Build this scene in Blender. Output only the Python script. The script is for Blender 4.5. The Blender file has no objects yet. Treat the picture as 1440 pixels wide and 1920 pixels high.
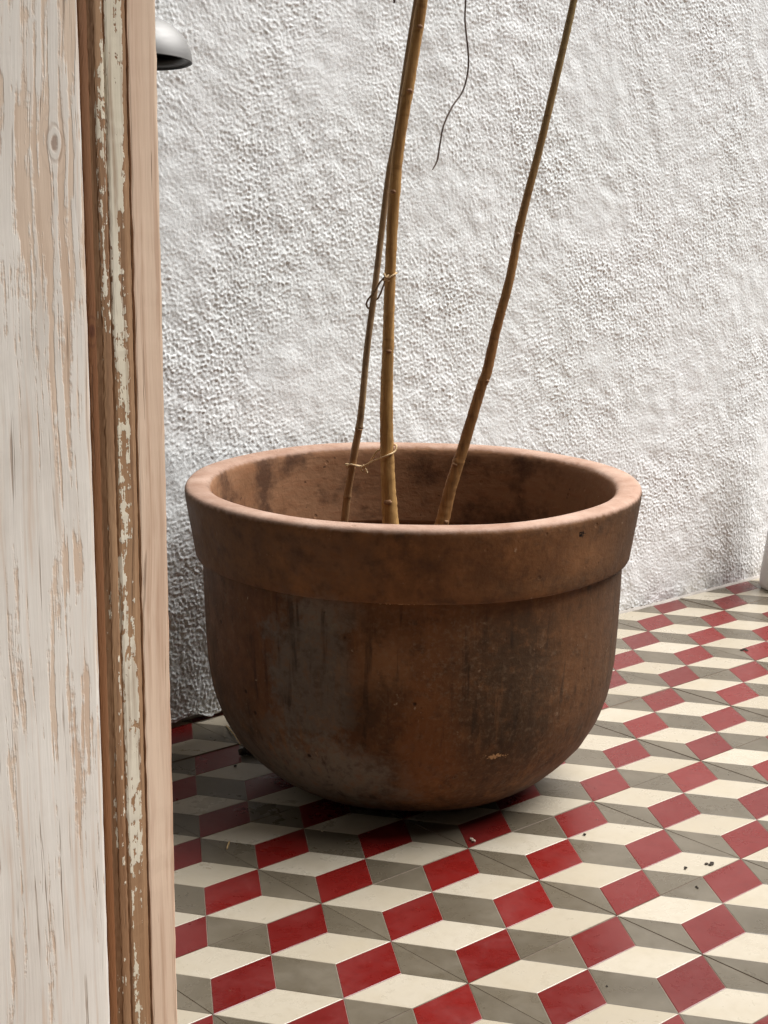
import bpy, bmesh, math, random
import numpy as np
from mathutils import Vector, Matrix

random.seed(7)
R = math.radians
scene = bpy.context.scene
COL = scene.collection

# ------------------------------------------------------------------ camera
CAM_POS = Vector((-0.88998, -1.56164, 0.67591))
PITCH, YAW, ROLL = 0.2063, -0.73619, 0.01829
FPX = 2909.0                                   # focal length in pixels of a 1440 x 1920 frame
cz, sz, cp, sp = math.cos(YAW), math.sin(YAW), math.cos(PITCH), math.sin(PITCH)
FWD = Vector((-sz * cp, cz * cp, -sp))
_r = Vector((cz, sz, 0.0)); _u = _r.cross(FWD)
RIGHT = math.cos(ROLL) * _r + math.sin(ROLL) * _u
UP = -math.sin(ROLL) * _r + math.cos(ROLL) * _u
cam_data = bpy.data.cameras.new('camera')
cam_data.sensor_fit = 'VERTICAL'; cam_data.sensor_height = 36.0; cam_data.sensor_width = 27.0
cam_data.lens = FPX / 1920 * 36.0
cam_data.clip_start = 0.02; cam_data.clip_end = 500.0
cam = bpy.data.objects.new('camera', cam_data); COL.objects.link(cam)
M = Matrix((RIGHT, UP, -FWD)).transposed().to_4x4(); M.translation = CAM_POS
cam.matrix_world = M
scene.camera = cam

def at(px, py, depth):
    """point seen at a pixel of the photograph, 'depth' metres ahead of the camera"""
    return CAM_POS + depth * (FWD + RIGHT * ((px - 720) / FPX) - UP * ((py - 960) / FPX))
def pix(p):
    d = Vector(p) - CAM_POS; z = d.dot(FWD)
    if z < 0.05: return None
    return 720 + FPX * d.dot(RIGHT) / z, 960 - FPX * d.dot(UP) / z
def on_floor(px, py, z=0.0):
    d = at(px, py, 1.0) - CAM_POS
    return CAM_POS + d * ((z - CAM_POS.z) / d.z)
def on_wall(px, py, y=0.0):
    d = at(px, py, 1.0) - CAM_POS
    return CAM_POS + d * ((y - CAM_POS.y) / d.y)

# ------------------------------------------------------------------ sky, sun, exposure
SUN_EL, SUN_AZ = R(61), R(-23)                 # azimuth of the direction towards the sun, from +x
world = bpy.data.worlds.new('World'); scene.world = world; world.use_nodes = True
wn, wl = world.node_tree.nodes, world.node_tree.links
sky = wn.new('ShaderNodeTexSky'); sky.sky_type = 'NISHITA'; sky.sun_disc = False
sky.sun_elevation = SUN_EL; sky.sun_rotation = math.pi / 2 - SUN_AZ
sky.air_density = 1.0; sky.dust_density = 4.0; sky.ozone_density = 1.0
hs = wn.new('ShaderNodeHueSaturation'); hs.inputs['Saturation'].default_value = 0.3
bgn = wn['Background']; bgn.inputs['Strength'].default_value = 0.05
wl.new(sky.outputs[0], hs.inputs['Color']); wl.new(hs.outputs[0], bgn.inputs['Color'])
sl = bpy.data.lights.new('sun', 'SUN'); sl.energy = 5.0; sl.angle = R(50); sl.color = (0.985, 0.99, 1.0)
sun = bpy.data.objects.new('sun', sl); COL.objects.link(sun)
sd = Vector((math.cos(SUN_AZ) * math.cos(SUN_EL), math.sin(SUN_AZ) * math.cos(SUN_EL), math.sin(SUN_EL)))
sun.rotation_euler = sd.to_track_quat('Z', 'Y').to_euler(); sun.location = sd * 6
scene.view_settings.view_transform = 'Standard'; scene.view_settings.look = 'None'
scene.view_settings.exposure = 0.68; scene.view_settings.gamma = 1.0
scene.render.engine = 'CYCLES'

# ------------------------------------------------------------------ helpers
def lin(*c):
    return tuple(((v / 255) / 12.92 if v / 255 <= 0.04045 else ((v / 255 + 0.055) / 1.055) ** 2.4) for v in c) + (1.0,)

class NT:
    """small wrapper that writes node graphs tersely"""
    def __init__(s, name):
        s.m = bpy.data.materials.new(name); s.m.use_nodes = True
        s.n = s.m.node_tree.nodes; s.l = s.m.node_tree.links
        s.b = s.n['Principled BSDF']
        s.tc = s.n.new('ShaderNodeTexCoord')
    def put(s, sock, v):
        if hasattr(v, 'is_output'): s.l.new(v, sock)
        elif v is not None: sock.default_value = v
    def obj(s): return s.tc.outputs['Object']
    def mp(s, vec, scale=(1, 1, 1), loc=(0, 0, 0), rot=(0, 0, 0)):
        m = s.n.new('ShaderNodeMapping'); s.put(m.inputs['Vector'], vec)
        m.inputs['Scale'].default_value = scale; m.inputs['Location'].default_value = loc; m.inputs['Rotation'].default_value = rot
        return m.outputs[0]
    def noise(s, vec, scale=5, detail=4, rough=0.55, dist=0.0, w=None):
        t = s.n.new('ShaderNodeTexNoise'); s.put(t.inputs['Vector'], vec)
        if w is not None:
            t.noise_dimensions = '4D'; s.put(t.inputs['W'], w)
        t.inputs['Scale'].default_value = scale; t.inputs['Detail'].default_value = detail
        t.inputs['Roughness'].default_value = rough; t.inputs['Distortion'].default_value = dist
        return t.outputs['Fac']
    def vor(s, vec, scale=5, rnd=1.0, feature='F1'):
        t = s.n.new('ShaderNodeTexVoronoi'); t.feature = feature; s.put(t.inputs['Vector'], vec)
        t.inputs['Scale'].default_value = scale; t.inputs['Randomness'].default_value = rnd
        return t.outputs['Distance']
    def math(s, op, a, b=0.0, c=None, clamp=False):
        m = s.n.new('ShaderNodeMath'); m.operation = op; m.use_clamp = clamp
        s.put(m.inputs[0], a); s.put(m.inputs[1], b)
        if c is not None: s.put(m.inputs[2], c)
        return m.outputs[0]
    def rng(s, v, a, b, c=0.0, d=1.0, smooth=False):
        m = s.n.new('ShaderNodeMapRange'); m.interpolation_type = 'SMOOTHSTEP' if smooth else 'LINEAR'
        s.put(m.inputs['Value'], v)
        for k, x in zip(('From Min', 'From Max', 'To Min', 'To Max'), (a, b, c, d)): s.put(m.inputs[k], x)
        return m.outputs[0]
    def mix(s, f, a, b, mode='MIX'):
        m = s.n.new('ShaderNodeMix'); m.data_type = 'RGBA'; m.blend_type = mode
        s.put(m.inputs['Factor'], f); s.put(m.inputs['A'], a) if False else None
        s.put(m.inputs[6], a); s.put(m.inputs[7], b)
        return m.outputs[2]
    def ramp(s, v, stops):
        r = s.n.new('ShaderNodeValToRGB'); s.put(r.inputs[0], v)
        e = r.color_ramp.elements
        while len(e) < len(stops): e.new(0.5)
        for k, (p, c) in zip(e, stops): k.position = p; k.color = c
        return r.outputs[0]
    def xyz(s, vec):
        x = s.n.new('ShaderNodeSeparateXYZ'); s.put(x.inputs[0], vec); return x.outputs
    def bump(s, h, strength=0.5, dist=0.002, normal=None):
        b = s.n.new('ShaderNodeBump'); b.inputs['Strength'].default_value = strength
        b.inputs['Distance'].default_value = dist; s.put(b.inputs['Height'], h); s.put(b.inputs['Normal'], normal)
        return b.outputs[0]
    def rand(s):
        return s.n.new('ShaderNodeObjectInfo').outputs['Random']
    def out(s, col, rough=0.6, normal=None, metal=0.0, spec=None):
        s.put(s.b.inputs['Base Color'], col); s.put(s.b.inputs['Roughness'], rough)
        s.put(s.b.inputs['Normal'], normal); s.put(s.b.inputs['Metallic'], metal)
        s.put(s.b.inputs['Specular IOR Level'], spec)
        return s.m

def tag(o, label=None, cat=None, group=None, kind=None):
    if label: o['label'] = label
    if cat: o['category'] = cat
    if group: o['group'] = group
    if kind: o['kind'] = kind
    return o
def obj(name, me, mat=None, parent=None, smooth=False):
    if isinstance(me, bmesh.types.BMesh):
        b = me; me = bpy.data.meshes.new(name); b.to_mesh(me); b.free()
    o = bpy.data.objects.new(name, me); COL.objects.link(o)
    if mat and not me.materials: me.materials.append(mat)
    if smooth: me.polygons.foreach_set('use_smooth', [True] * len(me.polygons))
    if parent: o.parent = parent
    return o
def empty(name, loc=(0, 0, 0), rot=(0, 0, 0)):
    o = bpy.data.objects.new(name, None); COL.objects.link(o); o.location = loc; o.rotation_euler = rot
    o.empty_display_size = 0.05
    return o
def pydata(name, v, f):
    me = bpy.data.meshes.new(name); me.from_pydata(v, [], f); me.update(); return me
def lathe(name, prof, seg=128, wob=None, close=False):
    v, f = [], []
    n = len(prof)
    for i in range(seg):
        a = 2 * math.pi * i / seg
        for j, (r, z) in enumerate(prof):
            rr, zz = (r, z) if wob is None else wob(r, z, a)
            v.append((rr * math.cos(a), rr * math.sin(a), zz))
    for i in range(seg):
        k = (i + 1) % seg
        for j in range(n if close else n - 1):
            m = (j + 1) % n
            f.append((i * n + j, k * n + j, k * n + m, i * n + m))
    return pydata(name, v, f)
def smooth_path(pts, sub=10):
    """Catmull-Rom through points (Vector, radius)"""
    P = [pts[0]] + list(pts) + [pts[-1]]
    out = []
    for i in range(1, len(P) - 2):
        for k in range(sub):
            t = k / sub
            def cr(a, b, c, d): return 0.5 * ((2 * b) + (c - a) * t + (2 * a - 5 * b + 4 * c - d) * t * t + (3 * b - a - 3 * c + d) * t ** 3)
            out.append((cr(P[i-1][0], P[i][0], P[i+1][0], P[i+2][0]), cr(P[i-1][1], P[i][1], P[i+1][1], P[i+2][1])))
    out.append(pts[-1]); return out
def tube(name, path, seg=12, cap=True, rough=0.0, rnd=None):
    v, f = [], []
    t0 = (path[1][0] - path[0][0]).normalized()
    nrm = t0.orthogonal().normalized()
    for i, (p, r) in enumerate(path):
        t = (path[min(i + 1, len(path) - 1)][0] - path[max(i - 1, 0)][0]).normalized()
        nrm = (nrm - t * nrm.dot(t)).normalized(); bn = t.cross(nrm)
        for k in range(seg):
            a = 2 * math.pi * k / seg
            q = r * (1 + (rnd.uniform(-rough, rough) if rnd else 0))
            v.append(p + q * (math.cos(a) * nrm + math.sin(a) * bn))
    n = len(path)
    for i in range(n - 1):
        for k in range(seg):
            f.append((i * seg + k, i * seg + (k + 1) % seg, (i + 1) * seg + (k + 1) % seg, (i + 1) * seg + k))
    if cap:
        f.append(tuple(range(seg))[::-1]); f.append(tuple((n - 1) * seg + k for k in range(seg)))
    return pydata(name, v, f)

# ------------------------------------------------------------------ materials
def mat_stucco():
    t = NT('white_stucco'); o = t.obj()
    a = t.noise(o, 3, 4); b = t.noise(o, 60, 3); c = t.noise(o, 1.2, 2)
    col = t.mix(t.rng(a, 0.35, 0.7), lin(235, 237, 234), lin(242, 243, 241))
    x = t.xyz(o)
    # faint pinkish splash dirt low on the wall
    low = t.math('MULTIPLY', t.rng(x[2], 0.5, 0.0, 0, 1, True), t.rng(c, 0.4, 0.65, 0, 1, True))
    col = t.mix(t.math('MULTIPLY', low, 0.22), col, lin(222, 210, 206))
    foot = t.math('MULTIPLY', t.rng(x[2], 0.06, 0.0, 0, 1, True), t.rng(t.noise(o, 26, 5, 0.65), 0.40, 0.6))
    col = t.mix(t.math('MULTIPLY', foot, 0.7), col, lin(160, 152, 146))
    spk = t.rng(t.noise(o, 30, 2), 0.70, 0.78)
    col = t.mix(t.math('MULTIPLY', spk, 0.15), col, lin(200, 190, 170))
    # beyond the modelled relief the same roughcast continues as fine bump
    outx = t.math('MAXIMUM', t.rng(x[0], 0.07, 0.02), t.rng(x[0], 1.49, 1.54)); outz = t.rng(x[2], 0.985, 1.01)
    rc = t.math('MULTIPLY', t.math('POWER', t.noise(t.mp(o, (1, 1, 1.2)), 140, 4, 0.6), 1.6), t.math('MAXIMUM', outx, outz))
    nb = t.bump(rc, 1.0, 0.006)
    return t.out(col, 0.85, t.bump(t.noise(o, 360, 4, 0.7), 0.6, 0.0012, nb), spec=0.25)
def mat_mortar(name, c1, c2):
    t = NT(name); o = t.obj()
    n = t.noise(o, 45, 5)
    return t.out(t.mix(n, c1, c2), 0.9, t.bump(t.noise(o, 300, 3), 0.4, 0.001))
def mat_cement(name, base, dust, dark, dustamt):
    """cement floor tile pigment: worn, faintly dusty, slightly polished"""
    t = NT(name); g = t.n.new('ShaderNodeNewGeometry').outputs['Position']
    r = t.rand()
    n1 = t.noise(g, 14, 5, 0.6); n2 = t.noise(g, 90, 4, 0.6); n3 = t.noise(g, 420, 2)
    col = t.mix(t.math('MULTIPLY', t.rng(r, 0, 1, 0, 0.6), 1.0), base, dark)
    col = t.mix(t.math('MULTIPLY', t.rng(n1, 0.45, 0.72), dustamt), col, dust)
    col = t.mix(t.math('MULTIPLY', t.rng(n2, 0.5, 0.75), 0.3), col, dark)
    wear = t.noise(g, 34, 6, 0.7, 0.6)
    col = t.mix(t.rng(wear, 0.56, 0.72, 0, 0.22), col, dust)
    col = t.mix(t.rng(wear, 0.42, 0.30, 0, 0.22), col, dark)
    scr = t.rng(t.noise(t.mp(g, (1, 0.08, 1), rot=(0, 0, 0.7)), 260, 2), 0.70, 0.74, 0, 0.25)
    col = t.mix(t.math('MULTIPLY', scr, t.rng(n1, 0.5, 0.6)), col, dust)
    spec = t.rng(t.noise(g, 160, 2), 0.74, 0.78)
    col = t.mix(t.math('MULTIPLY', spec, 0.35), col, lin(120, 105, 85))
    h = t.math('ADD', t.math('MULTIPLY', n2, 0.6), t.math('MULTIPLY', n3, 0.4))
    return t.out(col, t.rng(t.math('ADD', t.math('MULTIPLY', n1, 0.5), t.math('MULTIPLY', wear, 0.5)), 0.35, 0.65, 0.2, 0.42), t.bump(h, 0.12, 0.0006), spec=0.5)
def mat_pot():
    t = NT('aged_terracotta'); o = t.obj(); x = t.xyz(o)
    n1 = t.noise(o, 7, 5, 0.6); n2 = t.noise(o, 28, 5, 0.6); n3 = t.noise(o, 130, 4, 0.6)
    streak = t.noise(t.mp(o, (1, 1, 0.12)), 30, 4)
    rings = t.noise(t.mp(o, (0.25, 0.25, 1)), 150, 3)
    warp = t.math('ADD', t.math('MULTIPLY', t.math('SUBTRACT', n2, 0.5), 1.5), t.math('MULTIPLY', t.math('SUBTRACT', n3, 0.5), 1.1))
    def blob(cx, cz_, rx, rz, hard=0.5):
        u = t.math('DIVIDE', t.math('SUBTRACT', x[0], cx), rx); w = t.math('DIVIDE', t.math('SUBTRACT', x[2], cz_), rz)
        d = t.math('SQRT', t.math('ADD', t.math('MULTIPLY', u, u), t.math('MULTIPLY', w, w)))
        d = t.math('ADD', d, warp)
        return t.rng(d, 1 + hard, 1 - hard, 0, 1, True)
    col = t.ramp(n1, [(0.3, lin(66, 40, 25)), (0.5, lin(84, 53, 34)), (0.72, lin(97, 66, 45))])
    col = t.mix(t.rng(streak, 0.45, 0.75, 0, 0.55), col, lin(55, 37, 26))
    for cx, cz_, rx, rz, hd, amt, c in [
        (-0.17, 0.19, 0.05, 0.10, 0.6, 0.6, lin(98, 56, 32)), (0.02, 0.12, 0.034, 0.11, 0.5, 0.7, lin(120, 72, 40)),
        (0.0, 0.225, 0.06, 0.035, 0.7, 0.55, lin(108, 68, 42)),
        (0.104, 0.17, 0.062, 0.085, 0.5, 0.62, lin(46, 36, 27)), (0.185, 0.15, 0.032, 0.13, 0.6, 0.6, lin(106, 66, 38)),
        (-0.10, 0.19, 0.045, 0.085, 0.3, 0.85, lin(98, 90, 82)), (-0.125, 0.06, 0.11, 0.05, 0.5, 0.85, lin(104, 93, 83)),
        (-0.085, 0.075, 0.05, 0.035, 0.6, 0.6, lin(122, 111, 99)), (-0.085, 0.255, 0.035, 0.02, 0.5, 0.45, lin(118, 106, 94)), (-0.15, 0.03, 0.05, 0.02, 0.6, 0.5, lin(120, 108, 96)),
        (-0.20, 0.10, 0.04, 0.05, 0.6, 0.5, lin(52, 40, 32)), (-0.04, 0.17, 0.022, 0.05, 0.5, 0.5, lin(60, 42, 30)),
        (-0.03, 0.205, 0.03, 0.03, 0.7, 0.65, lin(146, 102, 70)), (0.19, 0.31, 0.03, 0.02, 0.7, 0.75, lin(168, 116, 78)),
        (-0.08, 0.315, 0.06, 0.03, 0.7, 0.5, lin(116, 102, 90)), (-0.19, 0.31, 0.05, 0.04, 0.6, 0.5, lin(70, 54, 42)),
        (0.03, 0.31, 0.15, 0.05, 0.6, 0.3, lin(128, 78, 46)), (0.14, 0.282, 0.05, 0.010, 0.6, 0.7, lin(62, 48, 37))]:
        col = t.mix(t.math('MULTIPLY', blob(cx, cz_, rx, rz, hd), amt), col, c)
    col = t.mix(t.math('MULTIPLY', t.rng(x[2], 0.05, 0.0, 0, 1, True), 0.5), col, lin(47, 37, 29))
    mott = t.noise(o, 62, 5, 0.7)
    col = t.mix(t.rng(mott, 0.52, 0.70, 0, 0.55), col, lin(116, 76, 48))
    col = t.mix(t.rng(mott, 0.48, 0.32, 0, 0.55), col, lin(42, 31, 24))
    bloom = t.math('MULTIPLY', t.rng(t.noise(o, 190, 4, 0.7), 0.5, 0.72), t.rng(n1, 0.42, 0.62))
    col = t.mix(t.math('MULTIPLY', bloom, 0.35), col, lin(138, 118, 98))
    col = t.mix(0.2, col, lin(84, 64, 44))
    vst = t.noise(t.mp(o, (1, 1, 0.07)), 75, 4, 0.6)
    col = t.mix(t.math('MULTIPLY', t.rng(vst, 0.56, 0.66), t.rng(n1, 0.4, 0.6, 0, 0.5)), col, lin(124, 84, 54))
    col = t.mix(t.math('MULTIPLY', t.rng(vst, 0.44, 0.36), t.rng(n2, 0.4, 0.6, 0, 0.6)), col, lin(40, 31, 25))
    tide = t.math('SUBTRACT', 1.0, t.math('MULTIPLY', t.math('ABSOLUTE', t.math('SUBTRACT', t.noise(o, 9, 4, 0.6), 0.5)), 60.0), clamp=True)
    col = t.mix(t.math('MULTIPLY', tide, t.rng(n3, 0.5, 0.62, 0, 0.22)), col, lin(130, 106, 84))
    bandm = t.math('MULTIPLY', t.rng(x[2], 0.266, 0.274, 0, 1), t.rng(mott, 0.35, 0.6, 0.3, 0.7))
    col = t.mix(bandm, col, t.mix(t.rng(n2, 0.35, 0.65), lin(92, 62, 40), lin(130, 88, 56)))
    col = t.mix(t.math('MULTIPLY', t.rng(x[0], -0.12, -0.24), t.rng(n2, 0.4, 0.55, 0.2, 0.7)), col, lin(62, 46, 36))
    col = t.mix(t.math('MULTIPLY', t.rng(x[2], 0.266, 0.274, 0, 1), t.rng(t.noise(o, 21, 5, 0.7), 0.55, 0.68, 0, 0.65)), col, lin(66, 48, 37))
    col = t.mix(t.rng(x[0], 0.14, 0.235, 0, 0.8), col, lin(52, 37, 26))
    # clean, rubbed rim top and inner wall
    g = t.n.new('ShaderNodeNewGeometry'); nz = t.xyz(g.outputs['Normal'])[2]
    rr = t.math('SQRT', t.math('ADD', t.math('MULTIPLY', x[0], x[0]), t.math('MULTIPLY', x[1], x[1])))
    edge = t.math('MULTIPLY', t.rng(t.math('ADD', x[2], t.math('MULTIPLY', t.math('SUBTRACT', n3, 0.5), 0.006)), 0.344, 0.349, 0, 1, True), 1.0)
    rimc = t.mix(t.rng(n2, 0.35, 0.7), lin(129, 98, 81), lin(152, 124, 108))
    rimc = t.mix(t.rng(n3, 0.6, 0.75, 0, 0.5), rimc, lin(120, 92, 78))
    inner = t.rng(rr, 0.2305, 0.2285)
    innc = t.mix(t.rng(n1, 0.3, 0.7), lin(108, 74, 51), lin(130, 93, 68))
    innc = t.mix(t.rng(rings, 0.45, 0.7, 0, 0.4), innc, lin(112, 70, 46))
    innc = t.mix(t.rng(t.noise(o, 13, 5, 0.65), 0.50, 0.64, 0, 0.8), innc, lin(56, 36, 26))
    innc = t.mix(t.rng(t.noise(o, 120, 2), 0.70, 0.74, 0, 0.7), innc, lin(40, 26, 20))
    col = t.mix(t.math('MULTIPLY', inner, t.rng(x[2], 0.20, 0.22)), col, innc)
    col = t.mix(edge, col, rimc)
    # pale lime specks and small dark pits
    lime = t.math('MULTIPLY', t.rng(n3, 0.66, 0.74), t.rng(n2, 0.5, 0.62))
    col = t.mix(t.math('MULTIPLY', lime, 0.5), col, lin(176, 150, 124))
    pit = t.rng(t.vor(o, 34), 0.10, 0.06)
    col = t.mix(t.math('MULTIPLY', pit, t.rng(n2, 0.5, 0.6, 0, 0.8)), col, lin(36, 26, 20))
    col = t.mix(1.0, col, (1.44, 1.54, 1.58, 1.0), 'MULTIPLY')
    for cx, cz_, rx, rz, c in [(0.090, 0.098, 0.012, 0.0028, lin(196, 156, 112)), (0.173, 0.332, 0.004, 0.003, lin(25, 20, 16)), (-0.01, 0.2705, 0.03, 0.0012, lin(190, 150, 110))]:
        u = t.math('DIVIDE', t.math('SUBTRACT', x[0], cx), rx); w = t.math('DIVIDE', t.math('SUBTRACT', x[2], cz_), rz)
        d = t.math('ADD', t.math('SQRT', t.math('ADD', t.math('MULTIPLY', u, u), t.math('MULTIPLY', w, w))), t.math('MULTIPLY', t.math('SUBTRACT', t.noise(o, 300, 4, 0.7), 0.45), 5.0))
        col = t.mix(t.math('MULTIPLY', t.rng(d, 1.1, 0.8), t.rng(x[1], -0.05, -0.1)), col, c)
    h = t.math('ADD', t.math('MULTIPLY', n3, 0.5), t.math('MULTIPLY', rings, 0.35))
    h = t.math('SUBTRACT', t.math('ADD', h, t.math('MULTIPLY', n2, 0.9)), t.math('MULTIPLY', pit, 0.5))
    return t.out(col, t.rng(n2, 0.3, 0.7, 0.55, 0.8), t.bump(h, 0.5, 0.0024), spec=0.12)
def mat_bark(name, a, b, c, olive=None):
    t = NT(name); g = t.n.new('ShaderNodeNewGeometry').outputs['Position']
    f = t.noise(t.mp(g, (1, 1, 0.08)), 260, 4); n = t.noise(g, 22, 4); s = t.noise(t.mp(g, (0.3, 0.3, 1)), 140, 3)
    col = t.mix(t.rng(n, 0.3, 0.7), a, b)
    col = t.mix(t.rng(f, 0.45, 0.7, 0, 0.6), col, c)
    if olive: col = t.mix(t.rng(t.xyz(g)[2], 0.45, 0.95, 0, 0.8, True), col, olive)
    col = t.mix(t.rng(s, 0.58, 0.70, 0, 0.5), col, c)
    col = t.mix(t.rng(t.noise(g, 60, 3), 0.58, 0.72, 0, 0.45), col, c)
    col = t.mix(t.rng(t.noise(t.mp(g, (1, 1, 0.15)), 190, 3), 0.62, 0.75, 0, 0.35), col, lin(196, 164, 112))
    return t.out(col, 0.62, t.bump(t.math('ADD', f, t.math('MULTIPLY', s, 0.6)), 0.5, 0.0012), spec=0.35)
def mat_plain(name, a, b, scale=30, rough=0.6, metal=0.0, bump=0.2):
    t = NT(name); o = t.obj(); n = t.noise(o, scale, 4)
    return t.out(t.mix(t.rng(n, 0.3, 0.7), a, b), rough, t.bump(n, bump, 0.001), metal)
def mat_metal():
    t = NT('brushed_steel'); o = t.obj()
    n = t.noise(t.mp(o, (1, 1, 8)), 60, 3)
    return t.out(t.mix(n, lin(136, 134, 131), lin(156, 154, 151)), t.rng(n, 0.3, 0.7, 0.62, 0.7), None, 1.0)
def mat_wood(name, cover, paintA, paintB, woodA, woodB, woodC, scale=1.0, knots=(), xgrad=None, soft=0.02, graincol=0.55, chipamt=0.22, topbare=0.0, relief=0.9, knotcol=None, brown=None, islw=1.0, eatw=0.75, run=0.035):
    """stripped timber with flaking paint; local z is the grain"""
    t = NT(name); o = t.obj(); x = t.xyz(o)
    # wobble so that the grain is not ruler straight
    wob = t.n.new('ShaderNodeVectorMath'); wob.operation = 'ADD'
    wv = t.n.new('ShaderNodeCombineXYZ')
    wv_in = t.math('MULTIPLY', t.math('SUBTRACT', t.noise(t.mp(o, (1, 1, 0.35)), 9, 2), 0.5), 0.016)
    knot_dark = None
    for kx, kz, kr in knots:
        u = t.math('DIVIDE', t.math('SUBTRACT', x[0], kx), kr); w = t.math('DIVIDE', t.math('SUBTRACT', x[2], kz), kr * 2.6)
        d2 = t.math('ADD', t.math('MULTIPLY', u, u), t.math('MULTIPLY', w, w))
        push = t.math('MULTIPLY', t.math('DIVIDE', u, t.math('ADD', d2, 0.6)), kr * -1.0)
        wv_in = t.math('ADD', wv_in, push)
        kdist = t.math('ADD', t.math('SQRT', d2), t.math('MULTIPLY', t.math('SUBTRACT', t.noise(t.mp(o, (1, 1, 0.4)), 150, 3), 0.5), 0.9))
        kring = t.math('MULTIPLY', t.rng(t.math('SINE', t.math('MULTIPLY', kdist, 6.0)), 0.2, 1.0), t.rng(kdist, 2.6, 0.8, 0, 0.55))
        kd = t.rng(t.math('ADD', d2, t.math('MULTIPLY', t.math('SUBTRACT', t.noise(o, 180, 3), 0.5), 0.8)), 0.55, 0.1, 0, 0.85, True)
        kd = t.math('MAXIMUM', kd, kring)
        knot_dark = kd if knot_dark is None else t.math('MAXIMUM', knot_dark, kd)
    t.put(wv.inputs[0], wv_in); t.l.new(o, wob.inputs[0]); t.l.new(wv.outputs[0], wob.inputs[1])
    p = wob.outputs[0]
    grain = t.noise(t.mp(p, (1, 1, 0.018)), 170 * scale, 3, 0.6)
    fine = t.noise(t.mp(p, (1, 1, 0.03)), 620 * scale, 3, 0.6)
    broad = t.noise(t.mp(p, (1, 1, 0.05)), 42 * scale, 3, 0.5)
    wood = t.mix(t.rng(broad, 0.35, 0.68), woodA, woodB)
    wood = t.mix(t.rng(grain, 0.5, 0.7, 0, graincol), wood, woodC)
    wood = t.mix(t.rng(fine, 0.55, 0.8, 0, 0.3), wood, woodC)
    if brown:                        # a strip that kept its dark varnish
        mid, hw = (brown[0] + brown[1]) / 2, abs(brown[1] - brown[0]) / 2
        wood = t.mix(t.rng(t.math('ABSOLUTE', t.math('SUBTRACT', x[0], mid)), hw * 1.1, hw * 0.9, 0, 0.75), wood, t.mix(broad, lin(96, 56, 28), lin(136, 84, 44)))
    crack = t.math('MULTIPLY', t.rng(t.noise(t.mp(p, (1, 1, 0.02)), 330 * scale, 2), 0.62, 0.67), t.rng(t.noise(t.mp(p, (1, 1, 0.3)), 40, 3), 0.45, 0.6))
    wood = t.mix(t.math('MULTIPLY', crack, 0.6), wood, lin(104, 78, 58))
    # paint cover: big stretched islands, eaten along the grain, crisp chipped rims
    isl = t.noise(t.mp(p, (1, 1, 0.14)), 36 * scale, 4, 0.55, 0.3)
    eat = t.noise(t.mp(p, (1, 1, run)), 190 * scale, 4, 0.65)
    chip = t.noise(t.mp(p, (1, 1, 0.55)), 240, 3, 0.6)
    m = t.math('ADD', t.math('ADD', t.math('MULTIPLY', isl, islw), t.math('MULTIPLY', eat, eatw)), t.math('MULTIPLY', chip, chipamt))
    th = t.math('ADD', cover, t.rng(x[2], 0.3, 0.95, 0, topbare))
    if xgrad:
        for a, b, amt in xgrad:      # strips of the profile where the paint held (amt<0) or was scraped off (amt>0)
            mid, hw = (a + b) / 2, abs(b - a) / 2
            s_ = t.rng(t.math('ABSOLUTE', t.math('SUBTRACT', x[0], mid)), hw * 1.25, hw * 0.75, 0, amt, True)
            th = t.math('ADD', th, s_)
    mask = t.rng(t.math('SUBTRACT', m, th), -soft, soft, 0, 1, True)
    if knot_dark is not None:
        mask = t.math('MULTIPLY', mask, t.math('SUBTRACT', 1.0, t.math('MULTIPLY', knot_dark, 0.9)))
        wood = t.mix(knot_dark, wood, knotcol or lin(128, 96, 76))
    paint = t.mix(t.rng(t.noise(t.mp(p, (1, 1, 0.2)), 26, 4), 0.35, 0.7), paintA, paintB)
    paint = t.mix(t.rng(t.noise(t.mp(p, (1, 1, 0.03)), 240, 2), 0.54, 0.70, 0, 0.6), paint, woodB)
    paint = t.mix(t.math('MULTIPLY', crack, 0.75), paint, lin(150, 128, 108))
    grime = t.rng(t.noise(t.mp(p, (1, 1, 0.4)), 18, 5, 0.65), 0.52, 0.72, 0, 0.35)
    paint = t.mix(grime, paint, lin(168, 156, 142))
    col = t.mix(mask, wood, paint)
    h = t.math('ADD', t.math('MULTIPLY', mask, relief), t.math('SUBTRACT', t.math('ADD', t.math('MULTIPLY', grain, 0.5), t.math('MULTIPLY', fine, 0.25)), t.math('MULTIPLY', crack, 0.5)))
    return t.out(col, t.rng(mask, 0, 1, 0.7, 0.55), t.bump(h, 0.55, 0.0012), spec=0.3)

M_STUCCO = mat_stucco()
M_MORTAR = mat_mortar('mortar', lin(140, 132, 120), lin(206, 197, 184))
M_JOINT = mat_mortar('joint_dust', lin(112, 98, 86), lin(150, 134, 118))
M_WHITE = mat_cement('cream_cement', lin(178, 168, 150), lin(164, 151, 127), lin(150, 138, 117), 0.6)
M_RED = mat_cement('oxide_red_cement', lin(112, 22, 18), lin(114, 48, 44), lin(76, 14, 12), 0.5)
M_GREY = mat_cement('olive_grey_cement', lin(97, 88, 73), lin(111, 102, 87), lin(77, 69, 56), 0.7)
M_POT = mat_pot()

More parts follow.
